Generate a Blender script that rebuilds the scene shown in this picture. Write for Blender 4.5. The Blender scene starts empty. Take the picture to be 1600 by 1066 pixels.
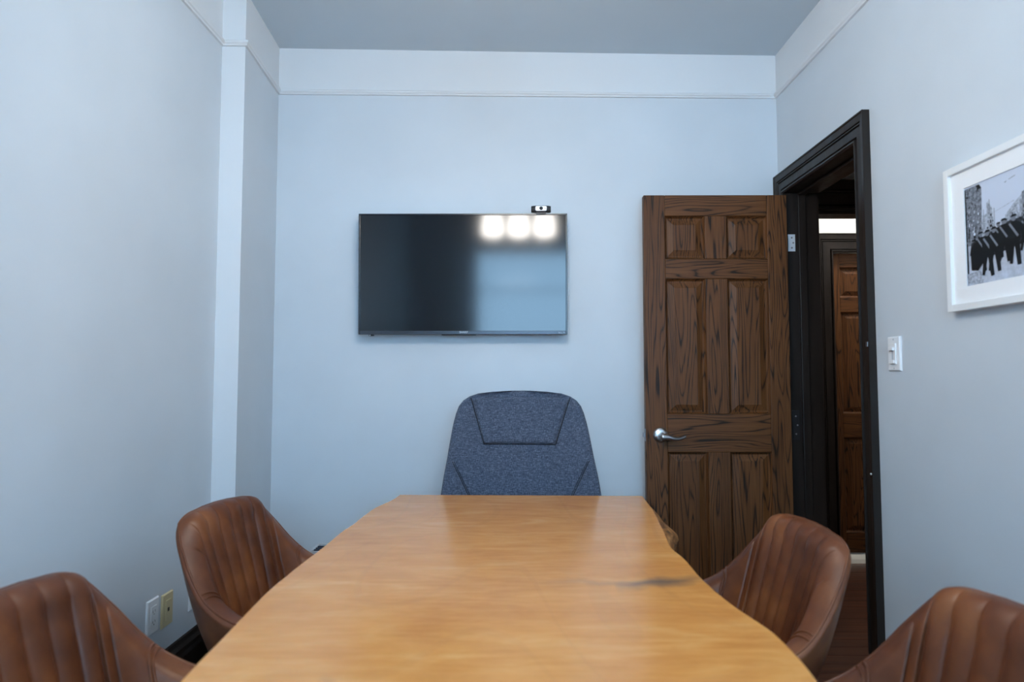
import bpy, bmesh, math, random
import numpy as np
from mathutils import Vector, Matrix
random.seed(7)
scene = bpy.context.scene
COL = scene.collection
PI = math.pi

# ------------------------------------------------------------------ camera
F_PX, CAM_H, PITCH, YAW = 1000.0, 1.21, math.radians(3.1), math.radians(0.34)
cam = bpy.data.cameras.new('camera')
cam.sensor_width = 36.0
cam.lens = 36.0 * F_PX / 1600.0
cam.clip_start = 0.02
cam.dof.use_dof = True
cam.dof.focus_distance = 2.95
cam.dof.aperture_fstop = 2.6
cam_ob = bpy.data.objects.new('camera', cam)
COL.objects.link(cam_ob)
cam_ob.location = (0, 0, CAM_H)
cam_ob.rotation_euler = (PI / 2 + PITCH, 0, YAW)
scene.camera = cam_ob

# ------------------------------------------------------------------ world: even overcast blue daylight
world = bpy.data.worlds.new('overcast_sky')
scene.world = world
world.use_nodes = True
bg = world.node_tree.nodes['Background']
bg.inputs[0].default_value = (0.67, 0.82, 0.93, 1)
bg.inputs[1].default_value = 34.0

# window opening in the wall behind the camera: a light portal for the sky
WX0, WX1, WZ0, WZ1, WY = -0.50, 1.12, 1.10, 2.36, -1.60
pl = bpy.data.lights.new('window_portal', 'AREA')
pl.shape = 'RECTANGLE'; pl.size = WX1 - WX0; pl.size_y = WZ1 - WZ0
pl.cycles.is_portal = True
po = bpy.data.objects.new('window_portal', pl); COL.objects.link(po)
po.location = ((WX0 + WX1) / 2, WY - 0.17, (WZ0 + WZ1) / 2)
po.rotation_euler = (PI / 2, 0, PI)     # faces +y, into the room
LAMP_W = 39.0      # ceiling lamp, built in its own builder below
HALL_W = 75.0

# ------------------------------------------------------------------ exposure
vs = scene.view_settings
vs.view_transform = 'Standard'; vs.look = 'None'; vs.gamma = 1.0; vs.use_curve_mapping = False
vs.exposure = 0.10

# ------------------------------------------------------------------ materials
def node(nt, t, **kw):
    n = nt.nodes.new(t)
    for k, v in kw.items():
        if k in n.inputs: n.inputs[k].default_value = v
        else: setattr(n, k, v)
    return n

def base_mat(name, col, rough=0.5, metal=0.0, spec=0.5):
    m = bpy.data.materials.new(name); m.use_nodes = True
    b = m.node_tree.nodes['Principled BSDF']
    b.inputs['Base Color'].default_value = (*col, 1)
    b.inputs['Roughness'].default_value = rough
    b.inputs['Metallic'].default_value = metal
    b.inputs['Specular IOR Level'].default_value = spec
    return m, m.node_tree, b

def ramp(nt, fac, stops):
    r = nt.nodes.new('ShaderNodeValToRGB')
    el = r.color_ramp.elements
    while len(el) > 1: el.remove(el[-1])
    el[0].position = stops[0][0]; el[0].color = (*stops[0][1], 1)
    for p, c in stops[1:]:
        e = el.new(p); e.color = (*c, 1)
    nt.links.new(fac, r.inputs[0])
    return r.outputs[0]

def coords(nt, scale=(1, 1, 1), randomize=False):
    tc = nt.nodes.new('ShaderNodeTexCoord')
    mp = nt.nodes.new('ShaderNodeMapping'); mp.inputs['Scale'].default_value = scale
    nt.links.new(tc.outputs['Object'], mp.inputs['Vector'])
    if randomize:
        oi = nt.nodes.new('ShaderNodeObjectInfo')
        mul = nt.nodes.new('ShaderNodeVectorMath'); mul.operation = 'SCALE'
        mul.inputs[0].default_value = (37.0, 53.0, 71.0)
        nt.links.new(oi.outputs['Random'], mul.inputs['Scale'])
        nt.links.new(mul.outputs[0], mp.inputs['Location'])
    return mp.outputs[0]

def noise(nt, vec, scale, detail=3, rough=0.5, dist=0.0):
    n = nt.nodes.new('ShaderNodeTexNoise')
    n.inputs['Scale'].default_value = scale; n.inputs['Detail'].default_value = detail
    n.inputs['Roughness'].default_value = rough; n.inputs['Distortion'].default_value = dist
    nt.links.new(vec, n.inputs['Vector'])
    return n.outputs['Fac']

def math_n(nt, op, a, b=None, c=None):
    n = nt.nodes.new('ShaderNodeMath'); n.operation = op
    for i, v in enumerate((a, b, c)):
        if v is None: continue
        if isinstance(v, (int, float)): n.inputs[i].default_value = v
        else: nt.links.new(v, n.inputs[i])
    return n.outputs[0]

def mixc(nt, fac, a, b, mode='MIX'):
    n = nt.nodes.new('ShaderNodeMix'); n.data_type = 'RGBA'; n.blend_type = mode
    for sock, v in ((n.inputs[0], fac), (n.inputs[6], a), (n.inputs[7], b)):
        if isinstance(v, (int, float)): sock.default_value = v
        elif isinstance(v, tuple): sock.default_value = (*v, 1)
        else: nt.links.new(v, sock)
    return n.outputs[2]

def bump(nt, b, height, strength=0.2, dist=0.01):
    n = nt.nodes.new('ShaderNodeBump')
    n.inputs['Strength'].default_value = strength; n.inputs['Distance'].default_value = dist
    nt.links.new(height, n.inputs['Height'])
    nt.links.new(n.outputs[0], b.inputs['Normal'])

def paint(name, col, rough=0.6, var=0.04):
    m, nt, b = base_mat(name, col, rough, spec=0.35)
    v = coords(nt)
    c = ramp(nt, noise(nt, v, 2.2, 3), [(0.3, tuple(x * (1 - var) for x in col)), (0.7, tuple(min(1, x * (1 + var)) for x in col))])
    nt.links.new(c, b.inputs['Base Color'])
    bump(nt, b, noise(nt, v, 260, 2), 0.04, 0.002)
    return m

def oak(name, axis, light=(0.142, 0.055, 0.017), dark=(0.011, 0.006, 0.004)):
    """stained oak: contour lines of a stretched noise give the cathedral figure"""
    m, nt, b = base_mat(name, light, 0.48, spec=0.24)
    sc = {'z': (8.0, 8.0, 0.75), 'x': (0.75, 8.0, 8.0)}[axis]
    fine = {'z': (150, 150, 5), 'x': (5, 150, 150)}[axis]
    v = coords(nt, sc, True)
    n1 = noise(nt, v, 1.0, 2.0, 0.45, 0.25)
    fr = math_n(nt, 'FRACT', math_n(nt, 'MULTIPLY', n1, 24.0))
    tri = math_n(nt, 'ABSOLUTE', math_n(nt, 'SUBTRACT', fr, 0.5))       # 0 .. 0.5
    vf = coords(nt, fine, True)
    fib = noise(nt, vf, 1.0, 3, 0.6)
    tri2 = math_n(nt, 'ADD', tri, math_n(nt, 'MULTIPLY', math_n(nt, 'SUBTRACT', fib, 0.5), 0.36))
    mid = tuple(0.72 * a + 0.28 * d for a, d in zip(light, dark))
    lines = ramp(nt, tri2, [(0.03, dark), (0.11, mid), (0.22, light), (0.5, tuple(x * 1.12 for x in light))])
    big = noise(nt, coords(nt, tuple(s * 0.6 for s in sc), True), 1.3, 2)
    shade = ramp(nt, big, [(0.3, (0.66, 0.62, 0.6)), (0.7, (1.08, 1.06, 1.04))])
    c = mixc(nt, 1.0, lines, shade, 'MULTIPLY')
    c2 = mixc(nt, 0.25, c, ramp(nt, fib, [(0.35, dark), (0.65, light)]))
    nt.links.new(c2, b.inputs['Base Color'])
    bump(nt, b, tri2, 0.18, 0.002)
    return m

M = {}
M['wall'] = paint('wall_paint', (0.607, 0.655, 0.695), 0.5)
M['frieze'] = paint('frieze_paint', (0.70, 0.72, 0.735), 0.55, 0.02)
M['ceiling'] = paint('ceiling_paint', (0.54, 0.61, 0.665), 0.7, 0.02)
M['hallwall'] = paint('hall_paint', (0.80, 0.79, 0.77), 0.6, 0.02)
M['oak_z'] = oak('oak_upright_grain', 'z')
M['oak_x'] = oak('oak_level_grain', 'x')
M['metal'] = base_mat('satin_nickel', (0.62, 0.63, 0.65), 0.28, 1.0)[0]
M['chrome'] = base_mat('polished_steel', (0.75, 0.76, 0.78), 0.18, 1.0)[0]
M['oldmetal'] = base_mat('worn_hinge_metal', (0.30, 0.29, 0.30), 0.4, 1.0)[0]
M['darkhinge'] = base_mat('dark_painted_hinge', (0.03, 0.028, 0.03), 0.35, 0.5)[0]
M['alu'] = base_mat('threshold_metal', (0.82, 0.80, 0.74), 0.35, 0.6)[0]
M['black'] = base_mat('black_plastic', (0.012, 0.013, 0.016), 0.4)[0]
M['blackmetal'] = base_mat('black_metal', (0.015, 0.015, 0.017), 0.35, 0.3)[0]
M['bezel'] = base_mat('television_bezel', (0.016, 0.019, 0.025), 0.22)[0]
M['bezelstrip'] = base_mat('brushed_bezel_strip', (0.055, 0.06, 0.07), 0.28, 0.6)[0]
M['silver'] = base_mat('silver_plastic', (0.72, 0.75, 0.80), 0.35, 0.2)[0]
M['lens'] = base_mat('lens_glass', (0.01, 0.012, 0.016), 0.08)[0]
M['whiteplastic'] = base_mat('white_plastic', (0.80, 0.81, 0.82), 0.35)[0]
M['cream'] = base_mat('cream_plastic', (0.62, 0.52, 0.30), 0.4)[0]
M['whiteframe'] = base_mat('white_lacquer', (0.80, 0.81, 0.81), 0.4)[0]
M['mat'] = base_mat('mat_board', (0.84, 0.85, 0.86), 0.85)[0]
M['letter'] = base_mat('grey_lettering', (0.50, 0.52, 0.55), 0.4)[0]
M['darkslot'] = base_mat('dark_slot', (0.008, 0.008, 0.008), 0.6)[0]
M['grille'] = base_mat('dark_grille', (0.018, 0.025, 0.05), 0.4)[0]
M['rim'] = base_mat('pale_rim', (0.50, 0.53, 0.57), 0.5)[0]

def scr():
    m, nt, b = base_mat('television_screen', (0.004, 0.005, 0.007), 0.105, spec=0.52)
    return m
M['screen'] = scr()

def dark_trim():
    m, nt, b = base_mat('dark_brown_gloss_paint', (0.016, 0.012, 0.011), 0.3, spec=0.34)
    v = coords(nt, (14, 14, 1.2))
    n = noise(nt, v, 2.0, 4, 0.6)
    nt.links.new(ramp(nt, n, [(0.35, (0.011, 0.008, 0.0065)), (0.7, (0.021, 0.0135, 0.010))]), b.inputs['Base Color'])
    nt.links.new(ramp(nt, n, [(0.3, (0.34,) * 3), (0.75, (0.5,) * 3)]), b.inputs['Roughness'])
    bump(nt, b, n, 0.25, 0.003)
    return m
M['trim'] = dark_trim()

def leather():
    m, nt, b = base_mat('brown_leather', (0.16, 0.055, 0.024), 0.42, spec=0.38)
    v = coords(nt)
    n = noise(nt, v, 7.0, 4, 0.6)
    nt.links.new(ramp(nt, n, [(0.3, (0.080, 0.022, 0.008)), (0.52, (0.150, 0.043, 0.014)), (0.72, (0.225, 0.073, 0.022))]), b.inputs['Base Color'])
    nt.links.new(ramp(nt, noise(nt, v, 18, 3), [(0.3, (0.36,) * 3), (0.7, (0.5,) * 3)]), b.inputs['Roughness'])
    bump(nt, b, noise(nt, v, 420, 3), 0.12, 0.002)
    return m
M['leather'] = leather()
M['piping'] = base_mat('leather_piping', (0.10, 0.036, 0.02), 0.45)[0]

def fabric():
    m, nt, b = base_mat('blue_grey_melange', (0.06, 0.08, 0.12), 0.9, spec=0.2)
    a = noise(nt, coords(nt, (420, 420, 60)), 1.0, 3, 0.7)
    c = noise(nt, coords(nt, (60, 60, 420)), 1.0, 3, 0.7)
    s = math_n(nt, 'MULTIPLY', math_n(nt, 'ADD', a, c), 0.5)
    nt.links.new(ramp(nt, s, [(0.36, (0.022, 0.030, 0.050)), (0.5, (0.062, 0.082, 0.124)), (0.64, (0.15, 0.185, 0.25))]), b.inputs['Base Color'])
    bump(nt, b, s, 0.5, 0.003)
    b.inputs['Sheen Weight'].default_value = 0.15
    return m
M['fabric'] = fabric()
M['seam'] = base_mat('dark_seam_thread', (0.012, 0.016, 0.026), 0.9)[0]

def maple():
    m, nt, b = base_mat('maple_slab', (0.5, 0.28, 0.11), 0.22, spec=0.5)
    tc = nt.nodes.new('ShaderNodeTexCoord')
    curl = noise(nt, coords(nt, (3.6, 11.0, 4)), 1.0, 4, 0.6, 1.2)      # cross-grain figure
    big = noise(nt, coords(nt, (4.2, 3.0, 2)), 1.0, 4, 0.6, 1.0)
    fine = noise(nt, coords(nt, (9, 70, 20)), 1.0, 3, 0.6)
    c = ramp(nt, big, [(0.28, (0.54, 0.205, 0.042)), (0.5, (0.68, 0.29, 0.068)), (0.72, (0.74, 0.37, 0.112))])
    c = mixc(nt, 0.6, c, ramp(nt, curl, [(0.3, (0.52, 0.19, 0.038)), (0.55, (0.68, 0.29, 0.068)), (0.75, (0.79, 0.43, 0.15))]))
    c = mixc(nt, 0.18, c, ramp(nt, fine, [(0.35, (0.36, 0.17, 0.06)), (0.65, (0.66, 0.37, 0.16))]))
    # growth-ring arcs
    arcs = noise(nt, coords(nt, (1.7, 0.55, 1)), 1.0, 1.0, 0.4, 0.2)
    fr = math_n(nt, 'ABSOLUTE', math_n(nt, 'SUBTRACT', math_n(nt, 'FRACT', math_n(nt, 'MULTIPLY', arcs, 13.0)), 0.5))
    c = mixc(nt, math_n(nt, 'MULTIPLY', math_n(nt, 'LESS_THAN', fr, 0.05), 0.07), c, (0.27, 0.13, 0.06))
    # grey-blue spalting stain, a mark in the wood itself, and a few short mineral streaks
    sx = nt.nodes.new('ShaderNodeSeparateXYZ'); nt.links.new(tc.outputs['Object'], sx.inputs[0])
    wob = math_n(nt, 'MULTIPLY', math_n(nt, 'SUBTRACT', noise(nt, coords(nt, (9, 9, 1)), 1.0, 3), 0.5), 0.10)
    def streak(x0, x1, y0, slope, w, k):
        yy = math_n(nt, 'SUBTRACT', math_n(nt, 'SUBTRACT', sx.outputs[1], y0), math_n(nt, 'MULTIPLY', math_n(nt, 'SUBTRACT', sx.outputs[0], x0), slope))
        d = math_n(nt, 'ABSOLUTE', math_n(nt, 'ADD', yy, wob))
        f = math_n(nt, 'SUBTRACT', 1.0, math_n(nt, 'MINIMUM', math_n(nt, 'DIVIDE', d, w), 1.0))
        cx = (x0 + x1) / 2; hw = (x1 - x0) / 2
        e = math_n(nt, 'SUBTRACT', 1.0, math_n(nt, 'MINIMUM', math_n(nt, 'DIVIDE', math_n(nt, 'ABSOLUTE', math_n(nt, 'SUBTRACT', sx.outputs[0], cx)), hw), 1.0))
        return math_n(nt, 'MULTIPLY', math_n(nt, 'MULTIPLY', f, math_n(nt, 'POWER', e, 0.5)), k)
    c = mixc(nt, streak(0.215, 0.43, -0.02, 0.30, 0.045, 1.0), c, (0.10, 0.075, 0.06))
    c = mixc(nt, streak(0.04, 0.40, 0.0, 0.02, 0.028, 0.40), c, (0.22, 0.13, 0.08))
    c = mixc(nt, streak(-0.30, -0.20, -0.45, -1.1, 0.030, 0.5), c, (0.26, 0.15, 0.08))
    nt.links.new(c, b.inputs['Base Color'])
    bump(nt, b, big, 0.03, 0.004)
    return m
M['maple'] = maple()

def bark():
    m, nt, b = base_mat('live_edge_wood', (0.2, 0.09, 0.035), 0.75, spec=0.2)
    v = coords(nt, (14, 5, 40))
    n = noise(nt, v, 1.5, 5, 0.65, 0.5)
    nt.links.new(ramp(nt, n, [(0.35, (0.05, 0.022, 0.012)), (0.5, (0.24, 0.105, 0.035)), (0.7, (0.46, 0.22, 0.07))]), b.inputs['Base Color'])
    bump(nt, b, n, 0.6, 0.01)
    return m
M['bark'] = bark()

def floorwood():
    m, nt, b = base_mat('dark_red_floor_plank', (0.07, 0.025, 0.014), 0.33)
    v = coords(nt, (1.6, 28, 28), True)
    n = noise(nt, v, 1.5, 4, 0.6, 0.3)
    nt.links.new(ramp(nt, n, [(0.3, (0.035, 0.013, 0.009)), (0.6, (0.095, 0.034, 0.017)), (0.8, (0.13, 0.05, 0.024))]), b.inputs['Base Color'])
    bump(nt, b, n, 0.15, 0.003)
    return m
M['floor'] = floorwood()
M['joint'] = base_mat('dark_joint', (0.01, 0.007, 0.005), 0.8)[0]

def emit(name, col, strength):
    m = bpy.data.materials.new(name); m.use_nodes = True
    nt = m.node_tree; nt.nodes.clear()
    o = nt.nodes.new('ShaderNodeOutputMaterial'); e = nt.nodes.new('ShaderNodeEmission')
    e.inputs[0].default_value = (*col, 1); e.inputs[1].default_value = strength
    nt.links.new(e.outputs[0], o.inputs[0])
    return m

def film(name, col):
    m = bpy.data.materials.new(name); m.use_nodes = True
    nt = m.node_tree; nt.nodes.clear()
    o = nt.nodes.new('ShaderNodeOutputMaterial'); t = nt.nodes.new('ShaderNodeBsdfTransparent')
    g = nt.nodes.new('ShaderNodeBsdfGlossy'); g.inputs['Roughness'].default_value = 0.05
    mx = nt.nodes.new('ShaderNodeMixShader'); mx.inputs[0].default_value = 0.05
    t.inputs[0].default_value = (*col, 1)
    nt.links.new(t.outputs[0], mx.inputs[1]); nt.links.new(g.outputs[0], mx.inputs[2])
    nt.links.new(mx.outputs[0], o.inputs[0])
    return m
M['clearpane'] = film('clear_window_glass', (0.93, 0.95, 0.95))
M['bluepane'] = film('daylight_tint_pane', (0.50, 0.60, 0.68))  # pane tint added to dim and blue the incoming daylight

# ------------------------------------------------------------------ mesh builder
class MB:
    def __init__(s): s.v = []; s.f = []; s.mi = []; s.sm = []
    def add(s, verts, faces, mi=0, smooth=False):
        o = len(s.v); s.v += [tuple(p) for p in verts]
        for f in faces: s.f.append(tuple(i + o for i in f)); s.mi.append(mi); s.sm.append(smooth)
        return s
    def hexa(s, c, mi=0):
        """8 corners: bottom ring of 4 then top ring of 4"""
        return s.add(c, [(3, 2, 1, 0), (4, 5, 6, 7), (0, 1, 5, 4), (1, 2, 6, 5), (2, 3, 7, 6), (3, 0, 4, 7)], mi)
    def box(s, x0, x1, y0, y1, z0, z1, mi=0):
        return s.hexa([(x0, y0, z0), (x1, y0, z0), (x1, y1, z0), (x0, y1, z0), (x0, y0, z1), (x1, y0, z1), (x1, y1, z1), (x0, y1, z1)], mi)
    def grid(s, rows, mi=0, closed_u=False, closed_v=False, smooth=True):
        n, m = len(rows), len(rows[0]); o = len(s.v)
        for r in rows: s.v += [tuple(p) for p in r]
        for i in range(n - (0 if closed_v else 1)):
            for j in range(m - (0 if closed_u else 1)):
                i2, j2 = (i + 1) % n, (j + 1) % m
                s.f.append((o + i * m + j, o + i * m + j2, o + i2 * m + j2, o + i2 * m + j)); s.mi.append(mi); s.sm.append(smooth)
        return s
    def poly(s, pts, mi=0, smooth=False): return s.add(pts, [tuple(range(len(pts)))], mi, smooth)
    def tube(s, pts, r, n=10, mi=0, caps=True):
        pts = [Vector(p) for p in pts]; rows = []
        rr = r if isinstance(r, (list, tuple)) else [r] * len(pts)
        ref = None
        for i, p in enumerate(pts):
            t = (pts[min(i + 1, len(pts) - 1)] - pts[max(i - 1, 0)]).normalized()
            if ref is None:
                ref = Vector((0, 0, 1)) if abs(t.z) < 0.9 else Vector((1, 0, 0))
            a = (ref - t * ref.dot(t)).normalized(); b = t.cross(a); ref = a
            rows.append([p + (a * math.cos(2 * PI * k / n) + b * math.sin(2 * PI * k / n)) * rr[i] for k in range(n)])
        s.grid(rows, mi, closed_u=True)
        if caps:
            s.poly(list(reversed(rows[0])), mi); s.poly(rows[-1], mi)
        return s
    def lathe(s, prof, c, axis='z', n=24, mi=0):
        rows = []
        for r, h in prof:
            row = []
            for k in range(n):
                a = 2 * PI * k / n; p, q = r * math.cos(a), r * math.sin(a)
                row.append({'z': (c[0] + p, c[1] + q, c[2] + h), 'y': (c[0] + p, c[1] + h, c[2] + q), 'x': (c[0] + h, c[1] + p, c[2] + q)}[axis])
            rows.append(row)
        s.grid(rows, mi, closed_u=True)
        if prof[0][0] > 1e-6: s.poly(rows[0], mi)
        if prof[-1][0] > 1e-6: s.poly(rows[-1], mi)
        return s
    def build(s, name, mats, parent=None, bevel=0.0, seg=2, fix=True):
        me = bpy.data.meshes.new(name); me.from_pydata(s.v, [], s.f)
        if not isinstance(mats, (list, tuple)): mats = [mats]
        for m in mats: me.materials.append(m)
        for p, mi, sm in zip(me.polygons, s.mi, s.sm): p.material_index = mi; p.use_smooth = sm
        if fix:
            bm = bmesh.new(); bm.from_mesh(me)
            bmesh.ops.remove_doubles(bm, verts=bm.verts, dist=1e-6)
            bmesh.ops.recalc_face_normals(bm, faces=bm.faces)
            if bevel > 0:
                es = [e for e in bm.edges if len(e.link_faces) == 2 and e.calc_face_angle(0) > 0.5]
                bmesh.ops.bevel(bm, geom=es, offset=bevel, segments=seg, profile=0.5, affect='EDGES', clamp_overlap=True)
            bm.to_mesh(me); bm.free()
        me.update()
        o = bpy.data.objects.new(name, me); COL.objects.link(o)
        if parent: o.parent = parent
        return o

def tag(o, label, cat, group=None, kind=None):
    o['label'] = label; o['category'] = cat
    if group: o['group'] = group
    if kind: o['kind'] = kind
    return o
def empty(name, loc=(0, 0, 0), rz=0.0):
    o = bpy.data.objects.new(name, None); COL.objects.link(o); o.location = loc; o.rotation_euler = (0, 0, rz)
    o.empty_display_size = 0.05
    return o
def copy_tree(o, parent=None):
    c = o.copy(); COL.objects.link(c); c.parent = parent
    for ch in list(o.children): copy_tree(ch, c)
    return c
def text(name, body, size, loc, rot, m, parent):
    cu = bpy.data.curves.new(name, 'FONT'); cu.body = body; cu.size = size; cu.align_x = 'CENTER'; cu.align_y = 'CENTER'; cu.extrude = 0.0002
    t = bpy.data.objects.new(name, cu); COL.objects.link(t)
    bpy.context.view_layer.update()
    me = bpy.data.meshes.new_from_object(t)
    bpy.data.objects.remove(t)
    o = bpy.data.objects.new(name, me); COL.objects.link(o); me.materials.clear(); me.materials.append(m)
    o.location = loc; o.rotation_euler = rot; o.parent = parent
    return o

# ------------------------------------------------------------------ room shell
XL, XR, YB, YF, YC = -1.228, 1.27, 3.06, WY, 2.60       # left wall, right wall, back wall, front wall, chase face
XC0, XC1 = -1.130, -1.162                               # chase side at its face / at the back wall
def ceil_z(x): return 2.819 + (x + 1.16) / (1.27 + 1.16) * (2.774 - 2.819)
def rail_z(x): return 2.585 + (x + 1.16) / (1.27 + 1.16) * (2.557 - 2.585)

def wall_prism(mb, plan, top, bot=0.0, mi=0):
    """plan: 4 xy corners; bot/top numbers or functions of x"""
    fz = lambda z, x: z(x) if callable(z) else z
    mb.hexa([(x, y, fz(bot, x)) for x, y in plan] + [(x, y, fz(top, x)) for x, y in plan], mi)

mb = MB()
wall_prism(mb, [(-1.40, YB), (1.41, YB), (1.41, YB + 0.12), (-1.40, YB + 0.12)], rail_z)
wall_prism(mb, [(-1.40, YB), (1.41, YB), (1.41, YB + 0.12), (-1.40, YB + 0.12)], ceil_z, rail_z, 1)
o = mb.build('wall_back', [M['wall'], M['frieze']]); tag(o, 'pale blue grey end wall carrying the television', 'wall', kind='structure')

mb = MB()
for lo, hi, mi in ((0.0, rail_z, 0), (rail_z, ceil_z, 1)):
    wall_prism(mb, [(XL - 0.15, YF), (XL, YF), (XL, YC + 0.02), (XL - 0.15, YC + 0.02)], hi, lo, mi)
o = mb.build('wall_left', [M['wall'], M['frieze']]); tag(o, 'long pale blue left wall with outlets low down', 'wall', kind='structure')
mb = MB()
for lo, hi, mi in ((0.0, rail_z, 0), (rail_z, ceil_z, 1)):
    wall_prism(mb, [(XL - 0.15, YC), (XC0, YC), (XC1, YB), (XL - 0.15, YB)], hi, lo, mi)
o = mb.build('wall_corner_chase', [M['wall'], M['frieze']]); tag(o, 'boxed-out pale column in the left rear corner', 'wall', kind='structure')
for p in o.data.polygons:
    if p.normal.y < -0.9: p.material_index = 1          # front face takes the frieze material

# right wall with the doorway
DY0, DY1, DZ = 2.335, 2.972, 2.065        # doorway
XR2 = 1.40
mb = MB()
fz = 2.557
mb.box(XR, XR2, YF, DY0 - 0.02, 0, fz, 0); mb.box(XR, XR2, DY1 + 0.02, YB, 0, fz, 0); mb.box(XR, XR2, DY0 - 0.02, DY1 + 0.02, DZ + 0.02, fz, 0)
mb.box(XR, XR2, YF, YB, fz, 2.774, 1)
o = mb.build('wall_right', [M['wall'], M['frieze']]); tag(o, 'pale blue right wall with doorway, dimmer and picture', 'wall', kind='structure')

# front wall (behind the camera) with the window
mb = MB()
for a in ((XL - 0.15, WX0, 0, 2.83), (WX1, XR2, 0, 2.83), (WX0, WX1, 0, WZ0), (WX0, WX1, WZ1, 2.83)):
    mb.box(a[0], a[1], YF - 0.18, YF, a[2], a[3])
o = mb.build('wall_front', M['wall']); tag(o, 'pale blue wall with the window, behind the viewer', 'wall', kind='structure')

mb = MB()
mb.hexa([(XL - 0.15, YF - 0.18, ceil_z(XL - 0.15)), (XR2, YF - 0.18, ceil_z(XR2)), (XR2, YB + 0.12, ceil_z(XR2)), (XL - 0.15, YB + 0.12, ceil_z(XL - 0.15)),
         (XL - 0.15, YF - 0.18, 2.95), (XR2, YF - 0.18, 2.95), (XR2, YB + 0.12, 2.95), (XL - 0.15, YB + 0.12, 2.95)])
o = mb.build('ceiling', M['ceiling']); tag(o, 'plain grey blue ceiling of the meeting room', 'ceiling', kind='structure')

# floor: joists' deck plus single planks running left to right
HX1, HY0, HY1 = 3.05, 1.30, 4.262
mb = MB(); mb.box(XL - 0.15, HX1 + 0.1, YF - 0.18, HY1 + 0.15, -0.08, -0.012)
floor = mb.build('floor', M['joint']); tag(floor, 'dark red brown plank floor running out through the doorway', 'floor', kind='structure')
pw = 0.084; y = YF; row = 0
while y < HY1 - 0.001:
    y1 = min(y + pw, HY1)
    xa, xb = XL, (XR if y < HY0 else HX1)
    cuts = [xa]; x = xa + random.uniform(0.5, 1.7)
    while x < xb - 0.4: cuts.append(x); x += random.uniform(1.1, 1.9)
    cuts.append(xb)
    for a, c in zip(cuts[:-1], cuts[1:]):
        b = MB(); b.box(a + 0.0008, c - 0.0008, y + 0.0012, y1 - 0.0012, -0.014, random.uniform(-0.001, 0.0))
        b.build('plank', M['floor'], floor)
    y = y1; row += 1

# ------------------------------------------------------------------ swept trim
def sweep(name, path, prof, m, closed=False):
    """path: points; every point with (pos, out_dir, up_dir); prof: (out, up) pairs"""
    mb = MB(); rows = []
    for p, out, up in path:
        rows.append([Vector(p) + Vector(out) * a + Vector(up) * b for a, b in prof])
    mb.grid(rows, 0, closed_u=True, smooth=False)
    mb.poly(list(reversed(rows[0]))); mb.poly(rows[-1])
    return mb.build(name, m)

RAIL = [(0, 0.0), (0.010, 0.0), (0.012, 0.006), (0.018, 0.010), (0.020, 0.016), (0.016, 0.021), (0.006, 0.024), (0, 0.026)]
BASE = [(0, 0), (0.020, 0), (0.020, 0.19), (0.017, 0.205), (0.017, 0.222), (0.010, 0.236), (0.008, 0.252), (0, 0.254)]
UP = (0, 0, 1)
TP = (XC1 - XC0) / (YB - YC)
rails = [
    ('trim_1', 'slim picture rail along the left wall', [((XL, YF, rail_z(XL)), (1, 0, 0), UP), ((XL, YC, rail_z(XL)), (1, -1, 0), UP)]),
    ('trim_2', 'short picture rail across the column face', [((XL, YC, rail_z(XL)), (1, -1, 0), UP), ((XC0, YC, rail_z(XC0)), (1, -1, 0), UP)]),
    ('trim_3', 'picture rail on the column side', [((XC0, YC, rail_z(XC0)), (1, -1, 0), UP), ((XC1, YB, rail_z(XC1)), (1, -1, 0), UP)]),
    ('trim_4', 'picture rail above the television', [((XC1, YB, rail_z(XC1)), (1, -1, 0), UP), ((XR, YB, rail_z(XR)), (-1, -1, 0), UP)]),
    ('trim_5', 'picture rail along the right wall above the doorway', [((XR, YB, rail_z(XR)), (-1, -1, 0), UP), ((XR, YF, rail_z(XR)), (-1, 0, 0), UP)]),
]
for nm, lb, path in rails:
    tag(sweep(nm, path, RAIL, M['frieze']), lb, 'trim', kind='structure')
bases = [
    ('baseboard_left', 'tall dark baseboard along the left wall', [((XL, YF, 0), (1, 0, 0), UP), ((XL, YC, 0), (1, -1, 0), UP)]),
    ('baseboard_column', 'dark baseboard across the column face', [((XL, YC, 0), (1, -1, 0), UP), ((XC0, YC, 0), (1, -1, 0), UP)]),
    ('baseboard_chase', 'dark baseboard on the column side', [((XC0, YC, 0), (1, -1, 0), UP), ((XC1, YB, 0), (1, -1, 0), UP)]),
    ('baseboard_back', 'tall dark baseboard under the television wall', [((XC1, YB, 0), (1, -1, 0), UP), ((XR, YB, 0), (0, -1, 0), UP)]),
    ('baseboard_right', 'tall dark baseboard along the right wall', [((XR, DY0 - 0.10, 0), (-1, 0, 0), UP), ((XR, YF, 0), (-1, 0, 0), UP)]),
]
for nm, lb, path in bases:
    tag(sweep(nm, path, BASE, M['trim']), lb, 'baseboard', kind='structure')

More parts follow.
